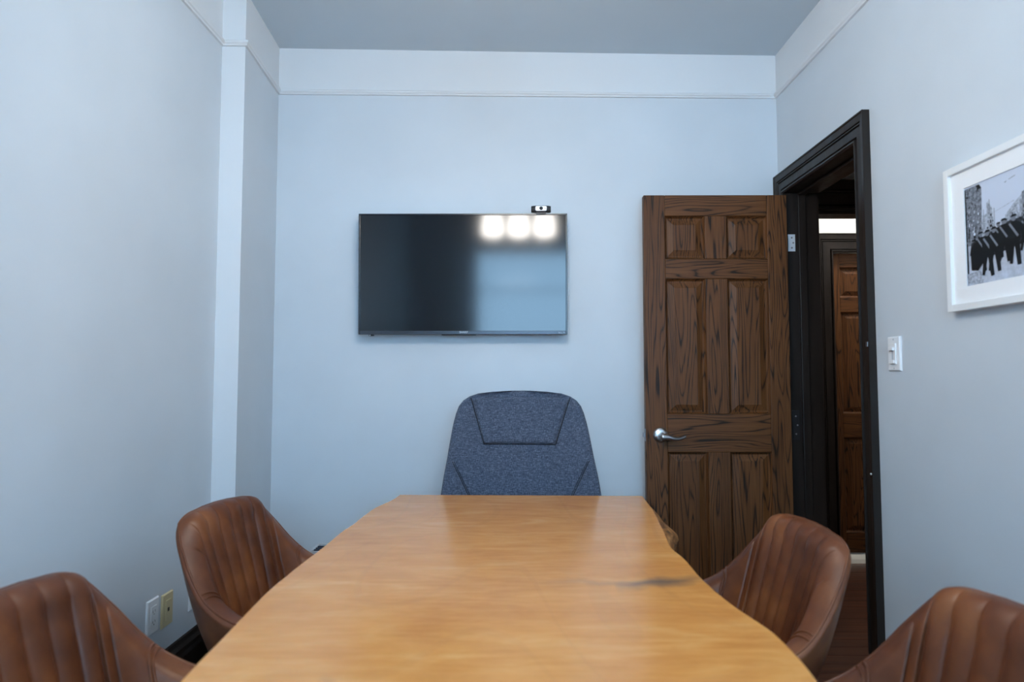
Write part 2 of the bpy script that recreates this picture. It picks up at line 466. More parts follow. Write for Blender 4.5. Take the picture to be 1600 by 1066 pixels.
# ------------------------------------------------------------------ door casing on the right wall (profile: inward bead, field, step, backband)
def casing_prof(w):
    return [(0, 0), (0.016, 0), (0.022, 0.006), (0.022, 0.012), (0.007, 0.015), (0.007, 0.018), (0.017, 0.022), (0.017, 0.54 * w), (0.008, 0.555 * w), (0.008, 0.58 * w), (0.020, 0.60 * w), (0.020, 0.64 * w), (0.011, 0.655 * w), (0.022, 0.69 * w), (0.024, 0.92 * w), (0.027, 0.95 * w), (0.027, w), (0, w)]
CW = 0.095
dc = empty('trim_6', (XR, DY0, 0)); tag(dc, 'dark glossy casing with stepped profile around the open doorway', 'door casing', kind='structure')
def casing_piece(name, p0, p1, up0, up1, out, w, parent, org):
    mb = MB(); rows = []
    for p, u in ((p0, up0), (p1, up1)):
        rows.append([Vector(p) + Vector(out) * a + Vector(u) * b - Vector(org) for a, b in casing_prof(w)])
    mb.grid(rows, 0, closed_u=True, smooth=False); mb.poly(list(reversed(rows[0]))); mb.poly(rows[-1])
    return mb.build(name, M['trim'], parent)
OR = (XR, DY0, 0)
CF = 0.082 / CW
casing_piece('side_casing', (XR, DY0, 0), (XR, DY0, DZ), (0, -0.80, 0), (0, -0.80, 1.06), (-1, 0, 0), CW, dc, OR)
casing_piece('head_casing', (XR, DY0, DZ), (XR, DY1, DZ), (0, -0.80, 1.06), (0, CF, 1.06), (-1, 0, 0), CW, dc, OR)
casing_piece('side_casing', (XR, DY1, 0), (XR, DY1, DZ), (0, CF, 0), (0, CF, 1.06), (-1, 0, 0), CW, dc, OR)
def lbox(name, m, parent, org, x0, x1, y0, y1, z0, z1, bevel=0.0):
    b = MB(); b.box(x0 - org[0], x1 - org[0], y0 - org[1], y1 - org[1], z0 - org[2], z1 - org[2])
    return b.build(name, m, parent, bevel)
lbox('jamb', M['trim'], dc, OR, XR, XR2 + 0.02, DY1, DY1 + 0.02, 0, DZ + 0.02)
lbox('jamb', M['trim'], dc, OR, XR, XR2 + 0.02, DY0 - 0.02, DY0, 0, DZ + 0.02)
lbox('head_jamb', M['trim'], dc, OR, XR, XR2 + 0.02, DY0, DY1, DZ, DZ + 0.02)
lbox('door_stop', M['trim'], dc, OR, XR + 0.05, XR + 0.085, DY1 - 0.012, DY1, 0, DZ, 0.002)
lbox('door_stop', M['trim'], dc, OR, XR + 0.05, XR + 0.085, DY0, DY0 + 0.012, 0, DZ, 0.002)
lbox('door_stop', M['trim'], dc, OR, XR + 0.05, XR + 0.085, DY0 + 0.012, DY1 - 0.012, DZ - 0.012, DZ, 0.002)
b = MB(); b.lathe([(0.0045, 0), (0.004, -0.003), (0.0, -0.004)], (XR - 0.0265 - OR[0], 2.268 - OR[1], 0.866), 'x', 10)
b.build('nail_head', M['silver'], dc)
b = MB(); b.box(-0.030, -0.024, 2.262 - OR[1], 2.274 - OR[1], 1.312, 1.330); b.build('catch_plate', M['oldmetal'], dc, 0.001)

# ------------------------------------------------------------------ panel doors
def panel_door(name, x0, x1, yf, ztop, xs, rows, zbot=0.012, th=0.038):
    """door whose seen face lies at y=yf; xs: stile/mullion edges; rows: (ztop,zbot) of panel rows"""
    root = empty(name, (x1, yf + th, 0)); org = (x1, yf + th, 0)
    lbox('stile', M['oak_z'], root, org, x0, xs[0], yf, yf + th, zbot, ztop, 0.003)
    lbox('stile', M['oak_z'], root, org, xs[3], x1, yf, yf + th, zbot, ztop, 0.003)
    zs = [ztop] + [z for r in rows for z in r] + [zbot]
    for i in range(0, len(zs), 2):
        lbox('rail', M['oak_x'], root, org, xs[0], xs[3], yf + 0.0005, yf + th - 0.0005, zs[i + 1], zs[i], 0.003)
    for zt, zb in rows:
        lbox('mullion', M['oak_z'], root, org, xs[1], xs[2], yf + 0.001, yf + th - 0.001, zb, zt, 0.003)
        for a, c in ((xs[0], xs[1]), (xs[2], xs[3])):
            mb = MB()
            def ring(ins, d): return [(a + ins - org[0], yf + d - org[1], zb + ins), (c - ins - org[0], yf + d - org[1], zb + ins), (c - ins - org[0], yf + d - org[1], zt - ins), (a + ins - org[0], yf + d - org[1], zt - ins)]
            rs = [ring(0, 0.001), ring(0.004, 0.010), ring(0.010, 0.016), ring(0.014, 0.016), ring(0.038, 0.0075), ring(0.041, 0.006)]
            mb.grid(rs, 0, closed_u=True, smooth=False); mb.poly(rs[-1])
            r2 = [[(p[0], -p[1] - th, p[2]) for p in r] for r in rs]           # same on the far face
            mb.grid(r2, 0, closed_u=True, smooth=False); mb.poly(r2[-1])
            mb.build('panel', M['oak_z'], root)
    return root, org
DX0, DX1, DYF = 0.592, 1.253, 2.93
door, dorg = panel_door('door_1', DX0, DX1, DYF, 2.046, [0.690, 0.873, 0.975, 1.161], [(1.948, 1.748), (1.655, 1.036), (0.863, 0.245)])
tag(door, 'dark stained oak six panel door standing open', 'door', kind='structure')
# lever handle with rosette, latch on the door's edge
hb = MB(); hx, hz = 0.657 - dorg[0], 0.941; hy = DYF - dorg[1]
hb.lathe([(0.034, 0.0), (0.034, -0.004), (0.031, -0.010), (0.022, -0.014), (0.0, -0.015)], (hx, hy, hz), 'y', 32)
hd = hb.build('handle', M['metal'], door); hd['label'] = 'satin nickel lever handle with round rosette'
hb = MB()
hb.lathe([(0.013, -0.012), (0.012, -0.045), (0.010, -0.050), (0.0, -0.052)], (hx, hy, hz), 'y', 20)
pts, rr = [], []
for k in range(13):
    t = k / 12
    pts.append((hx - 0.008 + 0.115 * t, hy - 0.046 + 0.012 * t * t, hz - 0.006 - 0.012 * math.sin(t * PI * 0.75) + 0.010 * t + 0.004 * math.sin(t * 2 * PI)))
    rr.append(0.0125 * (1 - t) ** 0.8 + 0.0042)
hb.tube(pts, rr, 12)
hb.build('lever', M['metal'], hd)
lb = MB(); lb.box(DX0 - 0.0015 - dorg[0], DX0 - dorg[0], DYF + 0.008 - dorg[1], DYF + 0.030 - dorg[1], 0.912, 0.968)
lp = lb.build('latch_plate', M['oldmetal'], door)
lb = MB(); lb.box(DX0 - 0.011 - dorg[0], DX0 - 0.0014 - dorg[0], DYF + 0.013 - dorg[1], DYF + 0.025 - dorg[1], 0.930, 0.950)
lb.build('latch_bolt', M['oldmetal'], lp, 0.001)
for z0, z1, m in ((1.79, 1.87, M['silver']), (0.915, 1.05, M['darkhinge']), (0.19, 0.27, M['darkhinge'])):
    b = MB(); b.box(XR + 0.003 - dorg[0], XR + 0.036 - dorg[0], DY1 - 0.0025 - dorg[1], DY1 - dorg[1], z0, z1)
    hg = b.build('hinge', m, door)
    b = MB(); b.tube([(XR - 0.010 - dorg[0], DY1 - 0.001 - dorg[1], z0), (XR - 0.010 - dorg[0], DY1 - 0.001 - dorg[1], z1)], 0.0058, 10)
    b.build('hinge_pin', m, hg)
    for q in (0.2, 0.5, 0.8):
        b = MB(); b.lathe([(0.0042, -0.0025), (0.0038, -0.0036), (0.0, -0.0038)], (XR + 0.020 + (0.007 if q == 0.5 else 0) - dorg[0], DY1 - dorg[1], z0 + (z1 - z0) * q), 'y', 10)
        b.build('screw', M['oldmetal'], hg)

# ------------------------------------------------------------------ hall beyond the doorway
HZ = 2.774
def sbox(name, label, cat, m, boxes):
    b = MB()
    for q in boxes: b.box(*q)
    o = b.build(name, m); return tag(o, label, cat, kind='structure')
sbox('wall_hall_end', 'bright white hall wall above the second door', 'wall', M['hallwall'], [(XR2, 2.118, HY1, HY1 + 0.12, 0, HZ), (2.81, HX1, HY1, HY1 + 0.12, 0, HZ), (2.118, 2.81, HY1, HY1 + 0.12, 2.036, HZ), (2.118, 2.81, HY1 + 0.10, HY1 + 0.12, 0, 2.036)])  # last box: unseen backing added behind the door against sky leaks
sbox('wall_hall_side', 'far side wall of the hall', 'wall', M['hallwall'], [(HX1, HX1 + 0.1, HY0 - 0.1, HY1 + 0.12, 0, HZ)])
sbox('wall_hall_near', 'near end wall of the hall', 'wall', M['hallwall'], [(XR2, HX1, HY0 - 0.1, HY0, 0, HZ)])
sbox('wall_hall_left', 'short hall wall beyond the room corner', 'wall', M['hallwall'], [(XR2 - 0.10, XR2, YB + 0.12, HY1 + 0.12, 0, HZ)])
sbox('ceiling_hall', 'hall ceiling beyond the doorway', 'ceiling', M['hallwall'], [(XR2 - 0.1, HX1 + 0.1, HY0 - 0.1, HY1 + 0.12, HZ, HZ + 0.1)])
OY = 3.16
sbox('wall_hall_header', 'pale wall over the dark cased opening in the hall', 'wall', M['wall'], [(XR2, HX1, OY + 0.02, OY + 0.10, 2.10, HZ), (2.93, HX1, OY + 0.02, OY + 0.10, 0, 2.10)])
co = empty('trim_7', (XR2, OY, 0)); tag(co, 'dark casing of the opening across the hall, seen above the second door', 'door casing', kind='structure')
OG = (XR2, OY, 0)
casing_piece('head_casing', (XR2, OY + 0.02, 2.035), (2.93, OY + 0.02, 2.035), (0, 0, 1.3), (0, 0, 1.3), (0, -1, 0), 0.118, co, OG)
lbox('head_jamb', M['trim'], co, OG, XR2, 2.93, OY + 0.02, OY + 0.12, 2.02, 2.10)
lbox('jamb', M['trim'], co, OG, 2.91, 2.93, OY + 0.02, OY + 0.12, 0, 2.02)
casing_piece('side_casing', (2.91, OY + 0.02, 0), (2.91, OY + 0.02, 2.035), (0.9, 0, 0), (0.9, 0, 0), (0, -1, 0), 0.118, co, OG)
# second door with its casing
d2, d2o = panel_door('door_2', 2.121, 2.807, HY1 + 0.022, 2.030, [2.176, 2.40, 2.50, 2.743], [(1.935, 1.735), (1.635, 0.96), (0.80, 0.18)], zbot=0.048, th=0.038)
tag(d2, 'second oak panel door at the end of the dim hall', 'door', kind='structure')
c2 = empty('trim_8', (2.1, HY1, 0)); tag(c2, 'dark stepped casing around the second door', 'door casing', kind='structure')
OC = (2.1, HY1, 0)
casing_piece('side_casing', (2.118, HY1, 0), (2.118, HY1, 2.034), (-0.95, 0, 0), (-0.95, 0, 0.95), (0, -1, 0), 0.132, c2, OC)
casing_piece('head_casing', (2.118, HY1, 2.034), (2.81, HY1, 2.034), (-0.95, 0, 0.95), (0.95, 0, 0.95), (0, -1, 0), 0.132, c2, OC)
casing_piece('side_casing', (2.81, HY1, 0), (2.81, HY1, 2.034), (0.95, 0, 0), (0.95, 0, 0.95), (0, -1, 0), 0.132, c2, OC)
b = MB(); b.hexa([(2.11, HY1 - 0.05, 0.0), (2.81, HY1 - 0.05, 0.0), (2.81, HY1 - 0.001, 0.0), (2.11, HY1 - 0.001, 0.0), (2.11, HY1 - 0.035, 0.022), (2.81, HY1 - 0.035, 0.022), (2.81, HY1 - 0.001, 0.044), (2.11, HY1 - 0.001, 0.044)])
tag(b.build('trim_9', M['alu']), 'bright metal threshold under the second door', 'threshold', kind='structure')
# hall ceiling lamp
hl = empty('hall_ceiling_lamp', (2.35, 3.92, HZ)); tag(hl, 'round flush lamp on the hall ceiling', 'lamp')
b = MB(); b.lathe([(0.15, 0), (0.15, -0.03), (0.13, -0.035)], (0, 0, 0), 'z', 28); b.build('lamp_base', M['whiteplastic'], hl)
b = MB(); b.lathe([(0.128, -0.034), (0.115, -0.055), (0.06, -0.072), (0.0, -0.076)], (0, 0, 0), 'z', 28); b.build('diffuser', emit('hall_lamp_glow', (1.0, 0.96, 0.90), HALL_W), hl)

# ------------------------------------------------------------------ ceiling lamp of the room (above the frame)
lx, ly = 0.021, 1.25
cl = empty('pendant_lamp', (lx, ly, ceil_z(lx))); tag(cl, 'pendant lamp with three frosted bell shades over the table, above the frame', 'lamp')
zc = 2.092 - ceil_z(lx)                                   # lower rim of the shades
b = MB(); b.box(-0.16, 0.16, -0.04, 0.04, -0.025, 0.0); b.build('canopy', M['metal'], cl, 0.004)
b = MB(); b.tube([(-0.24, 0, zc + 0.27), (0.24, 0, zc + 0.27)], 0.011, 12); b.build('crossbar', M['metal'], cl)
for x_ in (-0.11, 0.11):
    b = MB(); b.tube([(x_, 0, zc + 0.27), (x_, 0, -0.02)], 0.006, 10); b.build('rod', M['metal'], cl)
glow = emit('frosted_shade_glow', (1.0, 0.95, 0.885), LAMP_W)
for x_ in (-0.190, 0.0, 0.190):
    b = MB(); b.lathe([(0.022, zc + 0.262), (0.026, zc + 0.235), (0.026, zc + 0.205)], (x_, 0, 0), 'z', 20); hd_ = b.build('shade_holder', M['metal'], cl)
    b = MB(); b.lathe([(0.030, zc + 0.215), (0.052, zc + 0.195), (0.070, zc + 0.150), (0.080, zc + 0.085), (0.082, zc + 0.04), (0.074, zc + 0.012), (0.050, zc + 0.002), (0.0, zc)], (x_, 0, 0), 'z', 28); b.build('shade', glow, hd_)

# ------------------------------------------------------------------ window behind the viewer
wn = empty('window_1', (WX0, YF, 0)); tag(wn, 'wide sash window behind the viewer, panes tinted to colour the daylight', 'window', kind='structure')
WO = (WX0, YF, 0)
SZ = 1.87
for q in ((WX0, WX0 + 0.05), (WX1 - 0.05, WX1)): lbox('window_frame', M['whiteframe'], wn, WO, q[0], q[1], YF - 0.15, YF - 0.07, WZ0, WZ1)
for q in ((WZ0, WZ0 + 0.05), (WZ1 - 0.05, WZ1)): lbox('window_frame', M['whiteframe'], wn, WO, WX0 + 0.05, WX1 - 0.05, YF - 0.15, YF - 0.07, *q)
lbox('sash_bar', M['whiteframe'], wn, WO, WX0 + 0.05, WX1 - 0.05, YF - 0.13, YF - 0.09, SZ - 0.012, SZ + 0.012)
lbox('pane', M['bluepane'], wn, WO, WX0 + 0.05, WX1 - 0.05, YF - 0.112, YF - 0.108, WZ0 + 0.05, SZ - 0.012)
lbox('pane', M['bluepane'], wn, WO, WX0 + 0.05, WX1 - 0.05, YF - 0.112, YF - 0.108, SZ + 0.012, WZ1 - 0.05)
lbox('window_sill', M['whiteframe'], wn, WO, WX0 - 0.04, WX1 + 0.04, YF - 0.07, YF + 0.04, WZ0 - 0.03, WZ0, 0.004)

# ------------------------------------------------------------------ live edge table
TL = [(-0.470, 0.40), (-0.480, 0.62), (-0.494, 0.82), (-0.503, 0.985), (-0.509, 1.041), (-0.513, 1.137), (-0.522, 1.266), (-0.529, 1.393), (-0.526, 1.55), (-0.515, 1.764), (-0.513, 1.93), (-0.502, 2.003), (-0.501, 2.102), (-0.490, 2.263), (-0.455, 2.396), (-0.448, 2.500)]
TR = [(0.42, 0.40), (0.43, 0.62), (0.44, 0.82), (0.451, 0.991), (0.458, 1.018), (0.461, 1.086), (0.462, 1.148), (0.460, 1.195), (0.449, 1.236), (0.433, 1.317), (0.424, 1.407), (0.419, 1.488), (0.424, 1.647), (0.412, 1.737), (0.434, 1.90), (0.470, 2.228), (0.484, 2.482)]
def resample(pts, n):
    pts = np.array(pts); ys = np.linspace(pts[0][1], pts[-1][1], n)
    xs = np.interp(ys, pts[:, 1], pts[:, 0])
    k = np.array([1, 2, 3, 2, 1]) / 9.0
    xs2 = np.convolve(np.pad(xs, 2, mode='edge'), k, 'valid')
    return list(zip(xs2, ys))
NL = 90
L_, R_ = resample(TL, NL), resample(TR, NL)
TT, TH = 0.75, 0.055
tbl = empty('conference_table', (0, 1.45, 0)); tag(tbl, 'honey coloured live edge maple slab conference table', 'table')
mb = MB()
NX = 24
rows_t = []; rows_b = []
for (lx_, ly_), (rx_, ry_) in zip(L_, R_):
    rt, rb = [], []
    for k in range(NX + 1):
        t = k / NX
        rt.append((lx_ + (rx_ - lx_) * t, ly_ + (ry_ - ly_) * t - 1.45, TT))
        rb.append((lx_ + (rx_ - lx_) * t, ly_ + (ry_ - ly_) * t - 1.45, TT - TH))
    rows_t.append(rt); rows_b.append(rb)
mb.grid(rows_t, 0, smooth=False)
mb.grid([list(reversed(r)) for r in rows_b], 0, smooth=False)
for r in (0, -1):      # sawn ends
    mb.grid([rows_t[r], rows_b[r]], 0, smooth=False)
slab = mb.build('table_top', M['maple'], tbl)
# live edges: bulging, uneven flanks, a thick bark flare near the far right corner
rng = np.random.RandomState(3)
def edge(side, pts):
    mb = MB(); rows = []
    for i, (x, y) in enumerate(pts):
        w = 0.010 + 0.006 * math.sin(y * 9.0 + side) + 0.004 * math.sin(y * 23.0)
        if side > 0: w += 0.036 * math.exp(-((y - 1.98) / 0.20) ** 2)
        w = max(w, 0.004)
        prof = [(0, 0), (0.25, -0.004), (0.7, -0.016), (1.0, -0.030), (0.85, -0.045), (0.2, -TH)]
        rows.append([(x + side * w * (a + (0.10 * rng.rand() if 0 < j < 5 else 0)) - (side * 0.001), y - 1.45, TT + z) for j, (a, z) in enumerate(prof)])
    mb.grid(rows, 0); mb.poly(rows[0]); mb.poly(list(reversed(rows[-1])))
    o = mb.build('live_edge', M['bark'], tbl); o['label'] = 'rough bark toned live edge'
edge(-1, L_); edge(1, R_)
for yy in (0.75, 1.95):      # black steel trestle legs
    b = MB()
    q = yy - 1.45
    b.box(-0.20, -0.14, q - 0.04, q + 0.04, 0.0, TT - TH - 0.03); b.build('leg', M['blackmetal'], tbl, 0.003)
    b = MB(); b.box(0.14, 0.20, q - 0.04, q + 0.04, 0.0, TT - TH - 0.03); b.build('leg', M['blackmetal'], tbl, 0.003)
    b = MB(); b.box(-0.38, 0.34, q - 0.03, q + 0.03, TT - TH - 0.03, TT - TH); b.build('crossbar', M['blackmetal'], tbl, 0.003)

# ------------------------------------------------------------------ brown leather tub chairs
def crv(tab, s):
    tab = np.array(tab); a = abs(s); out = []
    xs = tab[:, 0]
    # monotone-ish cubic through the table (Catmull-Rom)
    i = int(np.clip(np.searchsorted(xs, a) - 1, 0, len(xs) - 2))
    p1, p2 = tab[i, 1:], tab[i + 1, 1:]
    if i > 0: p0 = tab[i - 1, 1:]
    else: p0 = tab[1, 1:] * np.array([1, -1, 1])
    p3 = tab[i + 2, 1:] if i + 2 < len(xs) else 2 * p2 - p1
    h = xs[i + 1] - xs[i]; t = (a - xs[i]) / h
    x0 = xs[i - 1] if i > 0 else -xs[1]
    x3 = xs[i + 2] if i + 2 < len(xs) else xs[i + 1] + h
    m1 = (p2 - p0) / (xs[i + 1] - x0) * h; m2 = (p3 - p1) / (x3 - xs[i]) * h
    v = (2 * t ** 3 - 3 * t ** 2 + 1) * p1 + (t ** 3 - 2 * t ** 2 + t) * m1 + (-2 * t ** 3 + 3 * t ** 2) * p2 + (t ** 3 - t ** 2) * m2
    return np.array([v[0], v[1] * (1 if s >= 0 else -1), v[2]])
C_TOP = [(0.0, -0.330, 0.0, 0.815), (0.15, -0.327, 0.093, 0.811), (0.26, -0.318, 0.163, 0.802), (0.33, -0.301, 0.202, 0.777), (0.42, -0.255, 0.236, 0.714),
         (0.52, -0.200, 0.260, 0.645), (0.60, -0.150, 0.275, 0.602), (0.70, -0.080, 0.285, 0.570), (0.84, 0.020, 0.288, 0.553), (0.94, 0.100, 0.284, 0.540), (1.0, 0.140, 0.276, 0.515)]
C_BOT = [(0.0, -0.180, 0.0, 0.36), (0.15, -0.178, 0.070, 0.36), (0.26, -0.168, 0.120, 0.36), (0.33, -0.155, 0.150, 0.36), (0.42, -0.130, 0.180, 0.36),
         (0.52, -0.095, 0.204, 0.36), (0.60, -0.060, 0.216, 0.36), (0.70, -0.010, 0.224, 0.36), (0.84, 0.058, 0.226, 0.36), (0.94, 0.110, 0.224, 0.36), (1.0, 0.140, 0.222, 0.36)]
S_CH, S_ARM, NCH = 0.40, 0.56, 8
def c_frame(s):
    T, B = crv(C_TOP, s), crv(C_BOT, s)
    e = 1e-3; d = (crv(C_TOP, min(s + e, 1)) + crv(C_BOT, min(s + e, 1)) - crv(C_TOP, max(s - e, -1)) - crv(C_BOT, max(s - e, -1)))
    n = np.array([-d[1], d[0], 0.0]); n /= np.linalg.norm(n)          # outward
    if n @ np.array([T[0] + 0.02, T[1], 0]) < 0: n = -n
    return T, B, n
def c_outer(s, t):
    T, B, n = c_frame(s)
    return B + (T - B) * t + n * 0.022 * math.sin(PI * t ** 0.8)
THK = 0.062
def c_inner(s, t, puff=True):
    T, B, n = c_frame(s)
    th = THK + 0.014 * math.sin(PI * min(1, t)) 
    if puff and abs(s) < S_CH:
        ph = (s / S_CH + 1) / 2 * NCH
        fade = min(1.0, (1.02 - t) * 7.0)
        th += (0.015 * abs(math.sin(PI * ph)) ** 0.55 - 0.015) * fade
    elif abs(s) > S_ARM:
        th += 0.006 * math.sin(PI * min(1, (abs(s) - S_ARM) / 0.25)) if abs(s) < S_ARM + 0.25 else 0
    return c_outer(s, t) - n * th
TLIP = 0.93
def c_lip(s, k):
    """k 0..1 from the outside over the lip to the inside"""
    a = c_outer(s, TLIP); b = c_inner(s, TLIP); c = (a + b) / 2; T, B, n = c_frame(s)
    r = np.linalg.norm(b - a) / 2
    up = (T - B) / np.linalg.norm(T - B)
    hgt = (1 - TLIP) * np.linalg.norm(T - B) + 0.008
    ang = PI * k
    ca, sa = math.cos(ang), math.sin(ang)
    ex = 0.85
    ca = math.copysign(abs(ca) ** ex, ca); sa = abs(sa) ** ex
    return c + n * r * ca + up * hgt * sa
def build_tub_chair():
    root = empty('tub_chair')
    ss = [x for x in np.linspace(-1, 1, 141)]
    mb = MB(); rows = []
    for s in ss:
        rows.append([c_outer(s, t) for t in np.linspace(0, TLIP, 12)] + [c_lip(s, k) for k in np.linspace(0, 0.36, 5)[1:]])
    mb.grid(rows)
    mb.poly([c_outer(s, 0) for s in ss])                        # underside
    mb.build('outer_shell', M['leather'], root)
    def inner(name, s0, s1, n, cap0=False, cap1=False):
        mb = MB(); rows = []
        for s in np.linspace(s0, s1, n):
            rows.append([c_lip(s, k) for k in np.linspace(0.36, 1, 10)][:-1] + [c_inner(s, t) for t in np.linspace(TLIP, 0.15, 16)])
        mb.grid(rows)
        for flag, s in ((cap0, s0), (cap1, s1)):
            if flag:
                loop = [c_outer(s, t) for t in np.linspace(0, TLIP, 8)] + [c_lip(s, k) for k in np.linspace(0, 1, 12)[1:-1]] + [c_inner(s, t) for t in np.linspace(TLIP, 0.15, 8)]
                mb.poly(loop)
        return mb.build(name, M['leather'], root)
    bk = inner('backrest', -S_ARM, S_ARM, 200); bk['label'] = 'channel stitched backrest'
    a1 = inner('armrest', S_ARM, 1.0, 36, False, True); a2 = inner('armrest', -1.0, -S_ARM, 36, True, False)
    for sg, par in ((1, a1), (-1, a2)):
        for ds in (-0.004, 0.014):
            mb = MB()
            pts = [c_lip(sg * (S_ARM + ds), k) for k in np.linspace(0.36, 1, 8)][:-1] + [c_inner(sg * (S_ARM + ds), t) for t in np.linspace(TLIP, 0.2, 12)]
            mb.tube(pts, 0.0034, 6); mb.build('piping', M['leather'], par)
    mb = MB(); mb.tube([c_lip(s, 0.34) for s in np.linspace(-0.99, 0.99, 110)], 0.0032, 6)
    mb.build('edge_piping', M['leather'], root)
    # seat cushion
    mb = MB(); rows = []
    for sc_, z in ((0.86, 0.372), (0.97, 0.385), (1.0, 0.42), (0.99, 0.455), (0.93, 0.475), (0.75, 0.486), (0.4, 0.49), (0.02, 0.491)):
        row = []
        for k in range(48):
            a = 2 * PI * k / 48; c_, s_ = math.cos(a), math.sin(a)
            row.append((0.045 + 0.195 * sc_ * math.copysign(abs(c_) ** 0.6, c_), 0.185 * sc_ * math.copysign(abs(s_) ** 0.6, s_), z))
        rows.append(row)
    mb.grid(rows, closed_u=True); mb.poly(rows[-1]); mb.poly(list(reversed(rows[0])))
    mb.build('seat', M['leather'], root)
    b = MB(); b.lathe([(0.10, 0.368), (0.10, 0.355), (0.03, 0.34), (0.026, 0.07), (0.035, 0.05), (0.0, 0.05)], (0, 0, 0), 'z', 24); b.build('pedestal', M['blackmetal'], root)
    for k in range(4):
        a = PI / 4 + k * PI / 2; d = Vector((math.cos(a), math.sin(a), 0))
        b = MB(); b.tube([d * 0.02 + Vector((0, 0, 0.075)), d * 0.14 + Vector((0, 0, 0.055)), d * 0.27 + Vector((0, 0, 0.022)), d * 0.285 + Vector((0, 0, 0.002))], [0.018, 0.016, 0.013, 0.012], 10)
        b.build('leg', M['blackmetal'], root)
    return root
proto = build_tub_chair()
spots = [   # top of the back (x, y), heading in degrees, label
    (-0.94, 2.00, -10, 'brown leather tub chair at the far left of the table, beside the pale column'),
    (-0.955, 1.17, -4, 'nearest brown leather tub chair on the left, cut off by the frame corner'),
    (0.805, 1.73, 180 + 3, 'brown leather tub chair in front of the open doorway'),
    (0.875, 1.09, 180 + 4, 'nearest brown leather tub chair on the right, below the framed picture'),
]
for i, (tx, ty, deg, lb) in enumerate(spots):
    o = proto if i == 0 else copy_tree(proto)
    a = math.radians(deg)
    o.location = (tx + 0.33 * math.cos(a), ty + 0.33 * math.sin(a), 0); o.rotation_euler = (0, 0, a)
    tag(o, lb, 'chair', 'leather tub chairs around the table')

